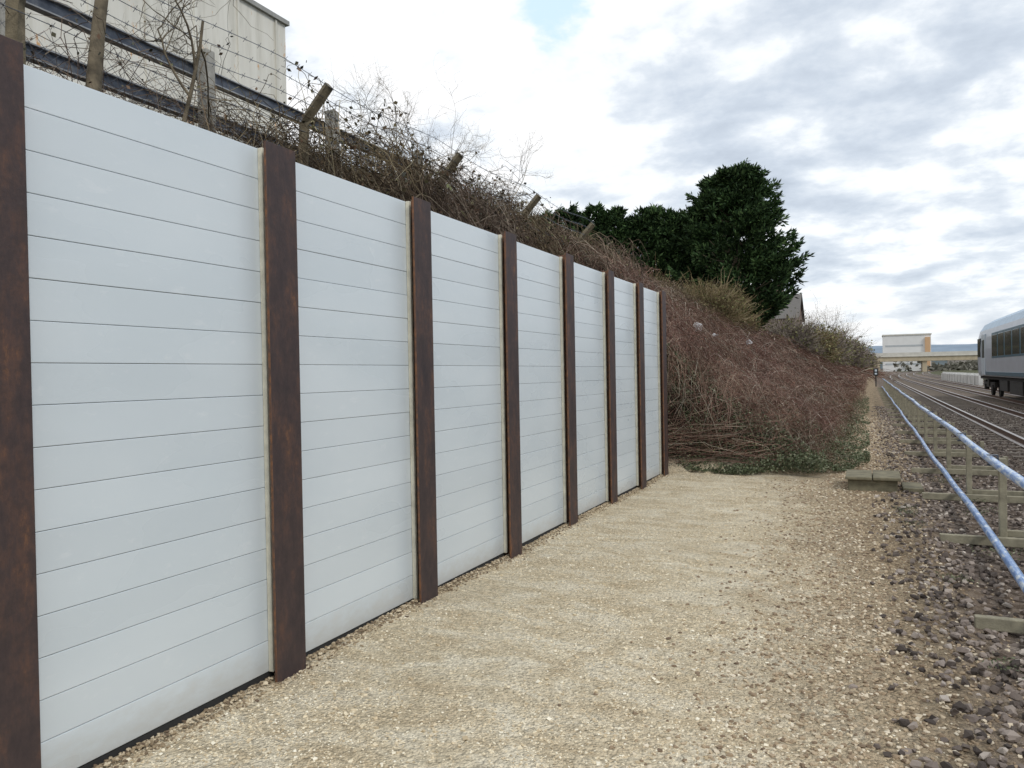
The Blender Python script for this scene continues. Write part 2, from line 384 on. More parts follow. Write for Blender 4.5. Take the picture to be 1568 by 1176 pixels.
tree_obj('bare_tree',out,bark,6)
out=[]; b=np.array([-4.7,4.15,float(H(-4.7,4.15))-.1])
grow(b,np.array([.30,.1,1.]),1.1,.02,4,out,.8,4,.1)
tree_obj('bare_sapling',out,bark)
for (yq,xq,hq) in ((6.9,-4.9,.75),(7.7,-5.1,1.05),(8.6,-4.9,1.1),(9.3,-5.1,1.0),(10.1,-4.9,.8)):
    out=[]
    for q in range(2):
        b=np.array([xq+rng.normal(0,.15),yq+rng.normal(0,.15),0]); b[2]=H(b[0],b[1])-.05
        grow(b,np.array([rng.normal(0,.35),rng.normal(0,.35),1.]),hq*rng.uniform(.8,1.1),.011,4,out,.75,4,.10)
    tree_obj('hawthorn_shrub',out,crm,4)
def shrub(name,cx,cy,R,Ht,n,rad,mat,leafn=0,leafmat=None):
    base=np.array([cx,cy,float(H(cx,cy))])
    e=empty(name,tuple(base))
    dirs=rng.normal(size=(n,3)); dirs[:,2]=np.abs(dirs[:,2])*1.1+.2; dirs/=np.linalg.norm(dirs,axis=1,keepdims=True)
    rr=rng.uniform(.2,.9,n)**.6
    lump=1+.25*np.sin(dirs[:,0]*5+cx)*np.sin(dirs[:,1]*6+cy)+.15*np.sin(dirs[:,2]*9+cx)
    st=dirs*np.array([R,R,Ht])*(rr*lump)[:,None]*.75
    K=5; t=np.linspace(0,1,K)[None,:,None]
    end=st*1.0+dirs*(.32*Ht)+rng.normal(0,.12*Ht,(n,3))
    P=st[:,None,:]*(1-t)+end[:,None,:]*t+rng.normal(0,.02*Ht,(n,K,3)); P[:,:,2]=np.maximum(P[:,:,2],-.1)
    Rr=np.linspace(1,.4,K)[None,:]*rad*rng.uniform(.6,1.3,(n,1))
    m_=14; d2=rng.normal(size=(m_,3)); d2[:,2]=np.abs(d2[:,2])+1; d2/=np.linalg.norm(d2,axis=1,keepdims=True)
    P2=d2[:,None,:]*t*Ht*.8; R2=np.linspace(1,.3,K)[None,:]*rad*3*np.ones((m_,1))
    V,F=merge([tubes_arrays(P,Rr,3),tubes_arrays(P2,R2,3)])
    npmesh('branches',V,F,mat,e)
    if leafn:
        q=P.reshape(-1,3); q=q[rng.choice(len(q),leafn)]+rng.normal(0,.05*Ht,(leafn,3)); q[:,2]=np.maximum(q[:,2],0)
        V,F=leaves_arrays(q,rng.uniform(.6,1.3,leafn)*rad*4); npmesh('leaves',V,F,leafmat,e)
olv=islandmat('olive_twig_mat',[(0,(.07,.05,.03)),(.4,(.18,.135,.07)),(.8,(.28,.215,.12)),(1,(.36,.30,.19))],.8,.2)
oll=islandmat('olive_leaf_mat',[(0,(.045,.055,.02)),(.5,(.13,.13,.05)),(1,(.23,.21,.09))],.7,.2)
gry=islandmat('grey_twig_mat',[(0,(.10,.08,.065)),(.5,(.22,.18,.15)),(1,(.36,.31,.27))],.8,.2)
shrub('shrub',-5.8,31,1.6,1.8,2200,.012,olv,4500,oll)
shrub('shrub',-5.9,35.5,1.5,2.0,1800,.014,olv,3500,oll)
shrub('shrub',-7.0,26,1.6,1.6,1500,.012,olv,1500,oll)
shrub('shrub',-5.2,56,2.6,2.6,2000,.022,gry,2500,oll)
shrub('shrub',-4.6,66,3.0,2.9,2000,.026,olv,4500,oll)
shrub('shrub',-4.6,80,3.2,3.3,2000,.03,gry,3000,oll)
shrub('shrub',-4.8,95,3.5,4.2,2000,.035,gry,3500,oll)
shrub('shrub',-4.0,115,4.0,4.6,2000,.045,gry,3500,oll)
shrub('shrub',-4.0,140,4.5,5,2000,.05,gry,3500,oll)
shrub('shrub',-3.5,175,5,5.5,2000,.06,gry,2500,oll)
shrub('shrub',-3.5,220,6,6,2000,.08,gry,2500,oll)
for (x,y,h) in ((-6.0,74,3.9),(-5.6,88,5.2),(-5.2,104,7),(-4.6,125,9),(-3.8,150,10)):
    out=[]
    for q in range(3): grow(np.array([x+rng.normal(0,.4),y+rng.normal(0,.6),float(H(x,y))-.1]),np.array([rng.normal(0,.15),rng.normal(0,.15),1.]),h*.5,.06,4,out,.55,4,.15,5)
    tree_obj('bare_tree',out,gry,3)
# ------------------------------------------------------------------ conifers
cfm=islandmat('conifer_foliage_mat',[(0,(.011,.024,.010)),(.4,(.032,.066,.024)),(.75,(.064,.118,.040)),(1,(.12,.19,.066))],.7,.2,.7)
def conifer_foliage(cx,cy,z0,Ht,prof,nbr,nspray,nsl,sl=.26,droop=.15,tipup=.25,wid=.28,rv=(.70,1.12)):
    ts=1-rng.random(nbr)**1.15*.999; ts=np.clip(ts,.0,1)
    th=rng.uniform(0,2*np.pi,nbr)
    R=np.interp(ts,prof[0],prof[1])*rng.uniform(*rv,nbr)
    u=rng.random((nbr,nspray))**.65
    u=.25+.75*u
    od=np.stack([np.cos(th),np.sin(th),0*th],1)
    C=np.array([cx,cy,z0])[None,None]+od[:,None,:]*(R[:,None]*u)[:,:,None]
    C[:,:,2]+= (Ht*ts)[:,None]-droop*R[:,None]*np.sin(u*np.pi*.8)+tipup*(u**3)*np.minimum(R,1.2)[:,None]
    w=wid*(1.15-u)**.7
    C=C+rng.normal(0,1,C.shape)*w[:,:,None]*np.array([1,1,.55])
    C=C.reshape(-1,3); O=np.repeat(od,nspray,0)
    D=O*.8+np.array([0,0,.45])+rng.normal(0,.25,C.shape); D/=np.linalg.norm(D,axis=1,keepdims=True)
    C2=np.repeat(C,nsl,0); D2=np.repeat(D,nsl,0)+rng.normal(0,.38,(len(C)*nsl,3)); D2/=np.linalg.norm(D2,axis=1,keepdims=True)
    S=rng.normal(size=C2.shape); S=np.cross(D2,S); S/=np.linalg.norm(S,axis=1,keepdims=True)
    L=sl*rng.uniform(.5,1.2,(len(C2),1)); W=L*.15
    st=C2+D2*rng.uniform(-.1,.15,(len(C2),1))
    V=np.stack([st,st+D2*L*.5+S*W,st+D2*L,st+D2*L*.5-S*W],1).reshape(-1,3)
    return V,np.arange(len(V)).reshape(-1,4)
bx,by=-5.85,38.7; bz=float(H(bx,by))
e=empty('cypress_tree',(bx,by,bz))
prof=([0,.08,.2,.38,.55,.72,.86,.95,1.0],[.7,1.7,2.5,3.0,2.75,2.3,1.9,1.2,.4])
VF=conifer_foliage(0,0,.35,7.6,prof,430,22,10,.28,.15,.4,.26)
VF2=conifer_foliage(.35,-.3,6.3,1.9,([0,.5,1],[1.4,.75,.1]),40,18,10,.26)
VF3=conifer_foliage(-.75,-.1,6.0,1.8,([0,.5,1],[1.3,.7,.1]),36,18,10,.26)
npmesh('foliage',*merge([VF,VF2,VF3]),cfm,e)
out=[]; 
tr=np.array([[0,0,-.3+k*1.2] for k in range(7)])+rng.normal(0,.04,(7,3)); out.append((tr,np.linspace(.24,.05,7)))
for q in range(60):
    k=rng.random(); th=rng.uniform(0,6.28); Rr=np.interp(k,prof[0],prof[1])*.85
    t=np.linspace(0,1,7)[:,None]; s0=np.array([0,0,.4+k*6.4]); e1=s0+np.array([math.cos(th)*Rr,math.sin(th)*Rr,.3])
    out.append((s0*(1-t)+e1*t+np.array([0,0,-.25])*np.sin(t*3.14),np.linspace(.05,.012,7)))
tree_obj('trunk_and_limbs',out,bark,5,e)
parts=[];out=[]
hedge=empty('conifer_hedge',(-10.8,37.9,3.2))
for q in range(19):
    f=q/18; x=-17.1*(1-f)-6.9*f; y=35.8*(1-f)+39.2*f; hgt=6.1+rng.normal(0,.22)+.35*f
    z=float(H(x,y)); pr=([0,.1,.5,.85,1],[.9,1.1,1.05,.7,.10])
    parts.append(conifer_foliage(x+10.8,y-37.9,z-3.2+.1,hgt,pr,105,15,8,.26,.05,.3,.2,(.8,1.1)))
    out.append((np.array([[x+10.8,y-37.9,z-3.4+k*hgt/7] for k in range(7)]),np.linspace(.12,.03,7)))
npmesh('foliage',*merge(parts),cfm,hedge); tree_obj('trunks',out,bark,5,hedge)
# ------------------------------------------------------------------ boundary fence on the bank
conc=simple('weathered_concrete_mat',(.42,.41,.37),.9,0,.45,10,.5)
galv=NT('weathered_steel_rail_mat'); p=galv.pos(); gz=galv.noise(p,9,5,.7)
gc=galv.ramp(gz,[(.3,(.04,.05,.07)),(.55,(.09,.105,.135)),(.7,(.16,.17,.18))])
galv=galv.out(gc,.5,.3)
lite=simple('lit_flange_mat',(.42,.43,.44),.5,.4,.4,6)  # paler than the rails, paints their edges as lit
bf=empty('boundary_fence',(-5.5,6,3.5))
def cb(o): o.parent=bf; o.matrix_parent_inverse=Matrix.Translation((5.5,-6,-3.5)); return o
L_=[]
for y in np.arange(3.4-5.4,13,1.8):
    z0=float(H(-5.42,y)); L_.append((-5.47,-5.35,y-.055,y+.055,z0-.3,4.58 if y<9 else 4.3))
cb(boxes('concrete_posts',L_,conc,None,.012))
R_=[];T_=[]
for z in (4.07,4.46,3.71):
    ye=13 if z<4.2 else 9.0
    T_.append((-5.55,-5.475,-4,ye,z-.013,z)); R_.append((-5.52,-5.505,-4,ye,z-.105,z-.0135)); T_.append((-5.55,-5.475,-4,ye,z-.118,z-.1055))
cb(boxes('steel_rails',R_,galv,None,.002)); cb(boxes('rail_flanges',T_,lite,None,.002))
parts=[]
for y in (3.15,5.9,8.45,11.0,13.6):
    x=-4.9; z0=float(H(x,y)); lean=rng.normal(0,.03)
    P=np.array([[x,y,z0-.3],[x,y+lean*.5,3.8],[x+.01,y+lean,4.02],[x+.06,y+lean,4.10],[x+.15,y+lean+.01,4.2],[x+.30,y+lean+.02,4.36]])
    parts.append(tubes_arrays(P[None],np.full((1,6),.055),4))
    parts.append((np.array([P[-1]+np.array([a,b_,c_])*.036+np.array([.004,0,.004]) for a,b_,c_ in ((-1,-1,1),(-1,1,1),(1,1,-1),(1,-1,-1))]),np.array([[0,1,2,3]])))
V,F=merge(parts); o=npmesh('cranked_posts',V,F,simple('mossy_concrete_mat',(.24,.20,.13),.95,0,.5,12,.6)); cb(o)
parts=[]
for dx,z in ((0.0,3.95),(.1,4.17),(.19,4.27),(.28,4.36)):
    yv=np.linspace(0,13.6,120); P=np.stack([-4.84+dx+0*yv,yv,z+.02*np.sin(yv*2.3+dx*9)-.03*np.abs(np.sin(yv*1.2))],1)
    parts.append(tubes_arrays(P[None],np.full((1,120),.0032),3))
    for y in np.arange(0,13.5,.16):
        c_=np.array([-4.84+dx,y,z+.02*math.sin(y*2.3+dx*9)-.03*abs(math.sin(y*1.2))])
        for s_ in (1,-1):
            P=np.stack([c_+np.array([.018*s_,-.004,-.02]),c_+np.array([-.018*s_,.004,.02])]); parts.append(tubes_arrays(P[None],np.full((1,2),.002),3))
V,F=merge(parts); cb(npmesh('barbed_wire',V,F,galv))
parts=[]
yv=np.arange(0,13,.11)
for s_ in (1,-1):
    P=np.stack([np.stack([np.full_like(yv,-4.92),yv,np.full_like(yv,3.42)],1),np.stack([np.full_like(yv,-4.92),yv+s_*.5,np.full_like(yv,3.93)],1)],1)
    parts.append(tubes_arrays(P,np.full(P.shape[:2],.0016),3))
V,F=merge(parts); cb(npmesh('chain_link_mesh',V,F,galv))
# ------------------------------------------------------------------ industrial building
ib=empty('industrial_building',(-12,0,3.5))
def cI(o): o.parent=ib; o.matrix_parent_inverse=Matrix.Translation((12,0,-3.5)); return o
wm=NT('cladding_mat'); p=wm.pos(); w1=wm.noise(wm.mapping(p,(1,1,.12)),3.0,5,.65); w2=wm.noise(p,.5,4,.6)
c=wm.ramp(w1,[(.3,(.54,.52,.45)),(.5,(.70,.68,.61)),(.7,(.77,.755,.69))])
c=wm.mix(wm.ramp(w2,[(.45,0),(.7,.35)]),c,(.58,.57,.52))
w3=wm.noise(wm.mapping(p,(1,1.5,.6)),1.6,6,.7)
c=wm.mix(wm.ramp(w3,[(.62,0),(.66,.9)]),c,(.60,.33,.13))
wv=wm.n('ShaderNodeTexWave'); wv.bands_direction='Y'; wm.nt.links.new(p,wv.inputs['Vector']); wv.inputs['Scale'].default_value=1.2
clad=wm.out(c,.7,0,wm.bump(wv.outputs[1],.25,.02),.3)
bz=3.3; bt=1.6+8.07
cI(boxes('walls',[(-32,-12,-30,13.9,bz,bt)],clad))
cI(boxes('parapet_flashing',[(-32.06,-11.93,-30.06,13.97,bt,bt+.1)],simple('flashing_mat',(.35,.35,.33),.6)))
cI(boxes('wall_ribs',[(-11.998,-11.965,y,y+.05,bz+2.9,bt-.01) for y in np.arange(-29,13.8,1.15)],clad))
dkg=simple('dark_glass_mat',(.03,.035,.04),.2)
cI(boxes('windows',[(-11.996,-11.97,y,y+1.6,bz+.9,bz+2.0) for y in np.arange(-26,0,3.2)],dkg))
cI(boxes('window_frames',[(-11.998,-11.94,y-.08,y,bz+.8,bz+2.1) for y in np.arange(-26,0,3.2)]+[(-11.998,-11.93,y-.1,y+1.7,bz+.78,bz+.86) for y in np.arange(-26,0,3.2)],conc))
# ------------------------------------------------------------------ hand rail pipes
hr=empty('pipe_handrail',(1.0,8,-.05))
def cH(o): o.parent=hr; o.matrix_parent_inverse=Matrix.Translation((-1.0,-8,.05)); return o
bp=NT('blue_pipe_mat'); p=bp.pos(); b1=bp.noise(bp.mapping(p,(6,1.6,6)),4,5,.7)
c=bp.ramp(b1,[(.35,(.12,.22,.46)),(.5,(.20,.33,.60)),(.57,(.45,.55,.70)),(.64,(.72,.77,.82))])
bpipe=bp.out(c,.3,0,None,.5)
wp=NT('pale_pipe_mat'); p=wp.pos(); b1=wp.noise(wp.mapping(p,(8,1.4,8)),4,5,.7)
c=wp.ramp(b1,[(.35,(.14,.26,.58)),(.48,(.30,.43,.68)),(.56,(.55,.63,.73)),(.66,(.78,.82,.85))])
wpipe=wp.out(c,.3,0,None,.5)
yv=np.linspace(1.5,70,180)
def wob(a,y): return .012*np.sin(y*.6+a)+.003*np.sin(y*2.3+a*2)
cH(tube('upper_pipe',np.stack([1.02+wob(0,yv),yv,EYE-.86+.005*np.sin(yv*1.2)],1),.037,wpipe))
cH(tube('lower_pipe',np.stack([.96+wob(2,yv),yv,EYE-1.50+.007*np.sin(yv*1.5+1)],1),.034,bpipe))
wood=simple('weathered_stake_mat',(.35,.32,.23),.85,0,.4,12,.4)
U=[];S_=[];Cl=[]
for k,y in enumerate(np.arange(3.0,70,2.62)):
    U.append((1.065,1.125,y-.04,y+.04,-.35,EYE-.84)); S_.append((.58,1.9,y-.11,y-.052,-.03,.05))
    S_.append((1.13,1.75,y+.05,y+.11,.03,.09))
    S_.append((1.8,1.86,y-.05,y+.05,-.3,.25))
    Cl+= [(.975,1.063,y-.025,y+.025,EYE-.86-.05,EYE-.86-.036),(.975,1.063,y-.025,y+.025,EYE-.86+.042,EYE-.86+.05),(1.056,1.064,y-.025,y+.025,EYE-.86-.0355,EYE-.86+.0415)]
cH(boxes('upright_posts',U,wood,None,.006)); cH(boxes('cross_timbers',S_,wood,None,.006))
cH(boxes('pipe_clamps',Cl,galv))
# ------------------------------------------------------------------ catchpit
cp=empty('drain_catchpit',(.1,11.4,0))
cmat=simple('mossy_lid_mat',(.24,.215,.14),.9,0,.5,9,.5)
def rel(b): return (b[0]-.1,b[1]-.1,b[2]-11.4,b[3]-11.4,b[4],b[5])
boxes('chamber_walls',[rel((-.27,.32,11.05,11.13,-.2,.14)),rel((-.27,.32,11.67,11.75,-.2,.14)),rel((-.27,-.19,11.13,11.67,-.2,.14)),rel((.24,.32,11.13,11.67,-.2,.14))],cmat,cp,.012)
boxes('cover_lid',[rel((-.30,.02,11.0,11.8,.143,.185)),rel((.03,.36,11.0,11.8,.143,.188)),rel((.38,.62,11.1,11.7,-.03,.05))],cmat,cp,.012)
# ------------------------------------------------------------------ railway tracks
def shift(y): return .0002*np.clip(y-100,0,None)**2
railm=NT('rail_mat'); g2=railm.n('ShaderNodeNewGeometry'); s2=railm.n('ShaderNodeSeparateXYZ'); railm.nt.links.new(g2.outputs['Normal'],s2.inputs[0])
railm=railm.out(railm.mix(railm.step(s2.outputs[2],.8,.95),(.13,.07,.045),(.50,.46,.44)),.4,.4)
slp=simple('sleeper_mat',(.24,.20,.16),.95,0,.4,8)
prof2=np.array([(-.07,0),(.07,0),(.07,.012),(.012,.03),(.012,.11),(.036,.12),(.036,.15),(-.036,.15),(-.036,.12),(-.012,.11),(-.012,.03),(-.07,.012)])
for cxk in (3.6,6.6,10.2):
    tr=empty('railway_track',(cxk,0,-.05)); yv=np.concatenate([np.arange(-20,100,5.),np.arange(100,420,8.)])
    for s_,nm in ((-.7525,'left_rail'),(.7525,'right_rail')):
        V=[];F=[];K=len(prof2)
        for k,y in enumerate(yv):
            for (a,b) in prof2: V.append((s_+a+shift(y),y,b+.01))
        for k in range(len(yv)-1):
            for q in range(K): F.append((k*K+q,k*K+(q+1)%K,(k+1)*K+(q+1)%K,(k+1)*K+q))
        npmesh(nm,V,F,railm,tr)
    boxes('sleepers',[(-1.25+shift(y),1.25+shift(y),y-.12,y+.12,-.15,.005) for y in np.arange(-10,300,.68)],slp,tr,0)
# ------------------------------------------------------------------ train
trn=empty('passenger_train',(6.6,38,.1)); trn.scale=(1,1,1.07)
silver=simple('train_silver_mat',(.46,.50,.56),.35,.1,.15,2); roofm=simple('train_roof_mat',(.38,.52,.66),.4,0,.2,2)
teal=simple('train_teal_mat',(.03,.12,.18),.3,0,.1,2); under=simple('train_underframe_mat',(.035,.032,.03),.8,0,.4,6)
gl=NT('train_glass_mat').out((.015,.03,.035),.08,0,None,.6); whit=simple('train_white_mat',(.55,.62,.68),.35,0,.1,2)
half=[(1.28,.95),(1.34,1.15),(1.36,1.6),(1.37,2.2),(1.34,2.75),(1.26,3.1),(1.05,3.42),(.7,3.62),(.3,3.70)]
pr=[(-a,b) for a,b in half]+[(a,b) for a,b in half[::-1]]
def coach(y0,y1,nose):
    yo=38.; n=len(pr); ysl=[y0+.05,y0+.3]+list(np.linspace(y0+1,y1-2.4,8))+[y1-1.4,y1-.7,y1-.25,y1]
    V=[];F=[];M=[]
    for k,y in enumerate(ysl):
        s_=1.0; zz=1.0
        if nose and y>y1-2.3: t=(y-(y1-2.3))/2.3; s_=1-.16*t**3; zz=1-.10*t**3
        for a,b in pr: V.append((a*s_,y-yo-(0 if not nose else .35*max(0,(b-2.2))*(1 if y>y1-.8 else 0)),.95+(b-.95)*zz))
    for k in range(len(ysl)-1):
        for q in range(n-1):
            F.append((k*n+q,k*n+q+1,(k+1)*n+q+1,(k+1)*n+q)); b=(pr[q][1]+pr[q+1][1])/2; M.append(1 if b>3.05 else (2 if (b>1.3 and nose and ysl[k]>y1-1.5) else 0))
    off=len(V); 
    V+= [(0,y0+.05-yo,2.2),(0,y1-yo,2.1)]
    for q in range(n):
        F.append((q,(q+1)%n,off,off)); M.append(0); l=(len(ysl)-1)*n; F.append((l+(q+1)%n,l+q,off+1,off+1)); M.append(2 if nose else 0)
    me=bpy.data.meshes.new('coach_body'); me.from_pydata(V,[],[tuple(dict.fromkeys(f)) for f in F])
    for mm in (silver,roofm,teal): me.materials.append(mm)
    for pl,mi in zip(me.polygons,M): pl.material_index=mi
    me.update(); o=link(bpy.data.objects.new('coach_body',me),trn)
    W=[];D=[];T=[];St=[];FR=[]
    for sd in (-1,1):
        def bx_(x0,x1,*r): a,b=sorted((sd*x0,sd*x1)); return (a,b)+r
        yy=y0+3.2
        ye=y1-(4.6 if nose else 3.2)
        nW=int((ye-yy)//1.9)
        FR.append(bx_(1.32,1.3735,yy+.06-yo,yy+nW*1.9-.1-yo,1.75,2.86))
        for k in range(nW):
            ya=yy+k*1.9-yo; W.append(bx_(1.33,1.378,ya+.12,ya+1.76,1.83,2.76))
        for yd in (y0+1.6,y1-(3.6 if nose else 1.9)):
            D.append(bx_(1.32,1.374,yd-.65-yo,yd+.65-yo,1.0,2.9)); W.append(bx_(1.33,1.380,yd-.45-yo,yd-.08-yo,1.8,2.65)); W.append(bx_(1.33,1.380,yd+.08-yo,yd+.45-yo,1.8,2.65))
            T.append(bx_(1.33,1.3765,yd-.012-yo,yd+.012-yo,1.0,2.9))
        if nose: W.append(bx_(1.2,1.382,y1-2.6-yo,y1-1.5-yo,1.85,2.75))
        St.append(bx_(1.2,1.358,y0+.4-yo,y1-2.6-yo,1.0,1.16))
    if nose:
        W.append((-.95,.95,y1-.12-yo,y1+.02-yo,2.0,2.85)); St.append((-1.05,1.05,y1-.1-yo,y1+.03-yo,1.05,1.5))
    boxes('windows',W,gl,trn,.01); boxes('window_surrounds',FR,teal,trn,.01); boxes('doors',D,whit,trn,.01); boxes('door_seams',T,under,trn); boxes('sill_stripe',St,teal,trn,.01)
    UB=[(-1.15,1.15,y0+.4-yo,y1-.6-yo,.8,.955)]
    for k,(a,b) in enumerate(((5.4,7.2),(7.8,9.0),(9.6,12.6),(13.2,15.4))): UB+= [(-1.2,-.35,y0+a-yo,y0+b-yo,.3+.06*(k%2),.81),(.35,1.2,y0+a-yo,y0+b-yo,.34,.81)]
    WH=[]
    for bc in (y0+3.2,y1-3.4):
        UB+= [(-1.08,-.92,bc-1.7-yo,bc+1.7-yo,.42,.66),(.92,1.08,bc-1.7-yo,bc+1.7-yo,.42,.66),(-.9,.9,bc-.3-yo,bc+.3-yo,.45,.81),(-1.14,-.9,bc-.25-yo,bc+.25-yo,.5,.8),(.9,1.14,bc-.25-yo,bc+.25-yo,.5,.8)]
        for wy in (bc-1.3,bc+1.3):
            UB+= [(-1.14,-.94,wy-.16-yo,wy+.16-yo,.3,.56),(.94,1.14,wy-.16-yo,wy+.16-yo,.3,.56)]
            for sx_ in (-.75,.75): WH.append((sx_,wy-yo,.42))
    if nose: UB.append((-.9,.9,y1-.5-yo,y1+.25-yo,.45,.75))
    boxes('underframe_and_bogies',UB,under,trn,.015)
    V=[];F=[];
    for (x,y,z) in WH:
        o_=len(V); n_=20
        for dx in (-.065,.065):
            for q in range(n_): V.append((x+dx,y+.42*math.cos(q*6.2832/n_),z+.42*math.sin(q*6.2832/n_)))
        F+= [tuple(o_+q for q in range(n_)),tuple(o_+n_+q for q in range(n_))[::-1]]+[(o_+q,o_+(q+1)%n_,o_+n_+(q+1)%n_,o_+n_+q) for q in range(n_)]
    me=bpy.data.meshes.new('wheels'); me.from_pydata(V,[],F); me.materials.append(under); link(bpy.data.objects.new('wheels',me),trn)
coach(25.8,48.8,True); coach(2.2,25.2,False)
# ------------------------------------------------------------------ distance
br=empty('road_bridge',(0,345,0)); tan=simple('bridge_concrete_mat',(.52,.44,.31),.9,0,.3,.6); pale=simple('bridge_parapet_mat',(.62,.60,.54),.9,0,.2,.6)
boxes('deck_beams',[(-25,95,-5,5,4.2,6.1)],tan,br); boxes('parapets',[(-25,95,-5.2,-4.9,6.1,7.6),(-25,95,4.9,5.2,6.1,7.6)],pale,br)
boxes('string_course',[(-25,95,-5.35,-5.19,5.95,6.25)],pale,br)
boxes('piers',[(x,x+1.6,-4.5,4.5,-.3,4.2) for x in (19,40,58,76)]+[(-25,4,-4.8,4.8,-.3,4.2)],tan,br)
ob=empty('office_building',(18.5,425,0))
boxes('walls',[(-12,9,0,16,-.3,17.6)],simple('render_white_mat',(.74,.74,.73),.8,0,.12,.3),ob); boxes('stair_tower',[(6.4,8.6,-1,-.02,-.3,16.4)],simple('orange_render_mat',(.66,.42,.24),.8),ob)
boxes('windows',[(-11,5.5,-.06,.02,z,z+.9) for z in (3,7.5,12)],simple('strip_glazing_mat',(.48,.51,.53),.3),ob); boxes('roof_edge',[(-12.3,9.3,-.3,16.3,17.6,18.2)],pale,ob)
hs=empty('brick_house',(-11,92,2.4))
bk=simple('brick_mat',(.22,.15,.12),.9,0,.3,6)
V=[(-4,-4,-.6),(4,-4,-.6),(4,4,-.6),(-4,4,-.6),(-4,-4,5),(4,-4,5),(4,4,5),(-4,4,5),(-4,0,7.6),(4,0,7.6)]
me=bpy.data.meshes.new('walls'); me.from_pydata(V,[],[(0,1,5,4),(2,3,7,6),(1,2,6,9,5),(3,0,4,8,7)]); me.materials.append(bk); link(bpy.data.objects.new('walls',me),hs)
V=[(-4.3,-4.4,4.75),(4.3,-4.4,4.75),(4.3,0,7.7),(-4.3,0,7.7),(4.3,4.4,4.75),(-4.3,4.4,4.75)]
me=bpy.data.meshes.new('roof'); me.from_pydata(V,[],[(0,1,2,3),(3,2,4,5)]); me.materials.append(simple('slate_mat',(.15,.14,.13),.8)); link(bpy.data.objects.new('roof',me),hs)
boxes('chimney',[(1.5,2.3,-.4,.4,6.8,8.8)],bk,hs); boxes('windows',[(4.0,4.05,-2.8,-1.6,2.6,4),(4.0,4.05,1.6,2.8,2.6,4),(-2.6,-1.2,-4.05,-4.0,2.6,4),(1.2,2.6,-4.05,-4.0,2.6,4)],dkg,hs)
pw=empty('concrete_parapet_wall',(8.8,110,0)); wc=simple('white_concrete_mat',(.66,.66,.64),.8,0,.3,1)
boxes('wall_panels',[(-.1,.1,y,y+2.75,-.3,.8) for y in np.arange(-32,6,3)],wc,pw); boxes('wall_piers',[(-.16,.16,y-.24,y-.01,-.3,1.0) for y in np.arange(-32,6,3)],wc,pw)
def ridge(name,D,x0,x1,h0,amp,mat,seed,n=160):
    xs_=np.linspace(x0,x1,n); r=np.random.default_rng(seed)
    hz=h0+amp*(np.sin(xs_*2*np.pi/(x1-x0)*2.3+seed)+.5*np.sin(xs_*2*np.pi/(x1-x0)*5.1+seed*2))+r.normal(0,amp*.06,n)
    V=[];F=[]
    for k in range(n): V+= [(xs_[k],D-60,-2),(xs_[k],D,hz[k]*.75),(xs_[k],D+140,hz[k]),(xs_[k],D+600,-2)]
    for k in range(n-1):
        for q in range(3): F.append((k*4+q,(k+1)*4+q,(k+1)*4+q+1,k*4+q+1))
    npmesh(name,V,F,mat,None,True)
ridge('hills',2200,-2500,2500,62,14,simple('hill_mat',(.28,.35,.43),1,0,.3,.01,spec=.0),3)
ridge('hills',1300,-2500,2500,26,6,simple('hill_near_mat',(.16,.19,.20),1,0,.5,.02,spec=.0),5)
hb=islandmat('far_tree_mat',[(0,(.08,.08,.065)),(.5,(.14,.135,.11)),(1,(.21,.20,.17))],.9,.1)
N=14000; x=np.concatenate([rng.uniform(10,260,N//2),rng.uniform(-250,-12,N//2)]); y=rng.uniform(395,560,N)+0*x
hmax=4+2.5*np.sin(x*.13)+1.5*np.sin(x*.37+y*.05); z=rng.random(N)*hmax
V,F=leaves_arrays(np.stack([x,y,z],1),rng.uniform(.6,1.4,N),0,.8); npmesh('distant_trees',V,F,hb)
hp=[]
for k in range(40):
    x=rng.uniform(60,420); y=rng.uniform(620,1100); hp.append((x,x+rng.uniform(8,22),y,y+9,-1,rng.uniform(6,13)+ (y-600)*.02))
boxes('distant_houses',hp,simple('distant_house_mat',(.42,.38,.35),.9,0,.5,.03))
sg=empty('railway_signal',(.55,75,0)); tube('post',[(0,0,-.2),(0,0,.6),(0,0,1.4)],.05,under,sg)
boxes('signal_head',[(-.2,.2,-.1,.1,.95,1.6)],under,sg,.03); boxes('lamp_lens',[(-.09,.09,-.13,-.098,1.05,1.2),(-.09,.09,-.13,-.098,1.32,1.5)],whit,sg,.01)
lit=simple('litter_mat',(.8,.81,.83),.5)
for (x,y,s_) in ((-3.9,19.6,.15),(-3.6,20.3,.09),(-3.5,26,.13)):
    V,F=stones(np.array([[0,0,0.]]),[s_],'ico',.5,.9); o=npmesh('plastic_bag',V,F,lit); o.location=(x,y,float(H(x,y))+.62)
N=1100; cxs=rng.choice(16,N); cc=np.stack([rng.uniform(.25,1.6,16),rng.uniform(3.8,13,16)],1); 
q=cc[cxs]+rng.normal(0,.07,(N,2)); V,F=leaves_arrays(np.concatenate([q,(H(q[:,0],q[:,1])+.03+.05*rng.random(N))[:,None]],1),rng.uniform(.006,.016,N),.3,.4)
npmesh('weeds',V,F,grl)
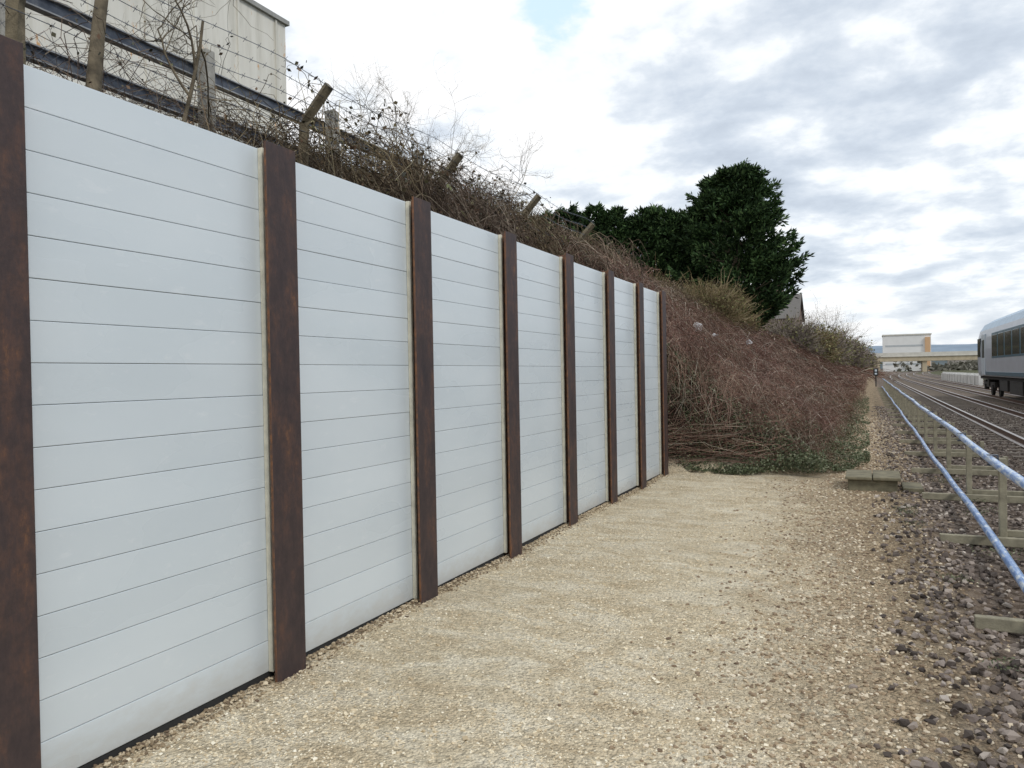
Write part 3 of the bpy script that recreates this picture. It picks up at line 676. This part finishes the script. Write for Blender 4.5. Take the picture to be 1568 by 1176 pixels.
# ------------------------------------------------------------------ sky / light
w=bpy.data.worlds.new("World"); scn.world=w; w.use_nodes=True
wn=NT('w',world=w)
SE,SR=math.radians(42),math.radians(120)
sky=wn.n('ShaderNodeTexSky',sky_type='NISHITA'); sky.sun_disc=False; sky.sun_elevation=SE; sky.sun_rotation=SR
tc=wn.n('ShaderNodeTexCoord'); sp=wn.n('ShaderNodeSeparateXYZ'); wn.nt.links.new(tc.outputs['Generated'],sp.inputs[0])
zz=wn.math('ADD',wn.math('MAXIMUM',sp.outputs[2],0.0),.24)
cb_=wn.n('ShaderNodeCombineXYZ'); wn.nt.links.new(wn.math('DIVIDE',sp.outputs[0],zz),cb_.inputs[0]); wn.nt.links.new(wn.math('DIVIDE',sp.outputs[1],zz),cb_.inputs[1]); cb_.inputs[2].default_value=3.1
cv=cb_.outputs[0]
big=wn.noise(cv,1.3,3,.5,.2); med=wn.noise(cv,4.4,7,.56,.1)
shade=wn.math('ADD',wn.math('MULTIPLY',big,.42),wn.math('MULTIPLY',med,.58))
shade=wn.math('ADD',shade,wn.math('MULTIPLY',sp.outputs[0],-.11))
cloud=wn.ramp(shade,[(.35,(.50,.56,.645)),(.42,(.60,.665,.75)),(.475,(.73,.785,.85)),(.515,(.90,.935,.965)),(.57,(1,1,1))])
sc=wn.n('ShaderNodeVectorMath',operation='SCALE'); wn.nt.links.new(cloud,sc.inputs[0]); sc.inputs['Scale'].default_value=11.6
dt=wn.n('ShaderNodeVectorMath',operation='DOT_PRODUCT'); nv=wn.n('ShaderNodeVectorMath',operation='NORMALIZE'); wn.nt.links.new(tc.outputs['Generated'],nv.inputs[0])
wn.nt.links.new(nv.outputs[0],dt.inputs[0]); dt.inputs[1].default_value=(-.326,.856,.402)
brk=wn.math('ADD',dt.outputs['Value'],wn.math('MULTIPLY',wn.math('SUBTRACT',med,.5),.02))
gap=wn.math('MULTIPLY',wn.step(brk,.9985,1.0015),.7)
mixc=wn.mix(gap,sc.outputs[0],(5.8,8.8,10.2))
mixc=wn.mix(.08,mixc,sky.outputs[0])
hz=wn.step(sp.outputs[2],.12,-.02)
mixc=wn.mix(wn.math('MULTIPLY',hz,.6),mixc,(8.9,9.2,9.5))
bg=wn.n('ShaderNodeBackground'); wn.nt.links.new(mixc,bg.inputs[0]); bg.inputs[1].default_value=.1
ow=wn.n('ShaderNodeOutputWorld'); wn.nt.links.new(bg.outputs[0],ow.inputs[0])
sl=bpy.data.lights.new('sun','SUN'); sl.energy=1.5; sl.angle=math.radians(12); sl.color=(1,.96,.9)
so=link(bpy.data.objects.new('sun',sl))
d=Vector((math.sin(SR)*math.cos(SE),math.cos(SR)*math.cos(SE),math.sin(SE)))
so.rotation_euler=d.to_track_quat('Z','Y').to_euler()
# ------------------------------------------------------------------ camera
cam=bpy.data.cameras.new('camera'); co=link(bpy.data.objects.new('camera',cam)); scn.camera=co
cam.sensor_width=36; cam.lens=1178/1568*36; cam.clip_end=9000; cam.clip_start=.05
yaw=math.radians(24.9); rho=math.radians(1.03); pit=math.radians(-.68)
Fw=Vector((-math.sin(yaw)*math.cos(pit),math.cos(yaw)*math.cos(pit),math.sin(pit)))
R0=Vector((math.cos(yaw),math.sin(yaw),0)); U0=R0.cross(Fw)
r=R0*math.cos(rho)-U0*math.sin(rho); u=U0*math.cos(rho)+R0*math.sin(rho)
M=Matrix((( r.x,u.x,-Fw.x,0),(r.y,u.y,-Fw.y,0),(r.z,u.z,-Fw.z,EYE),(0,0,0,1)))
co.matrix_world=M
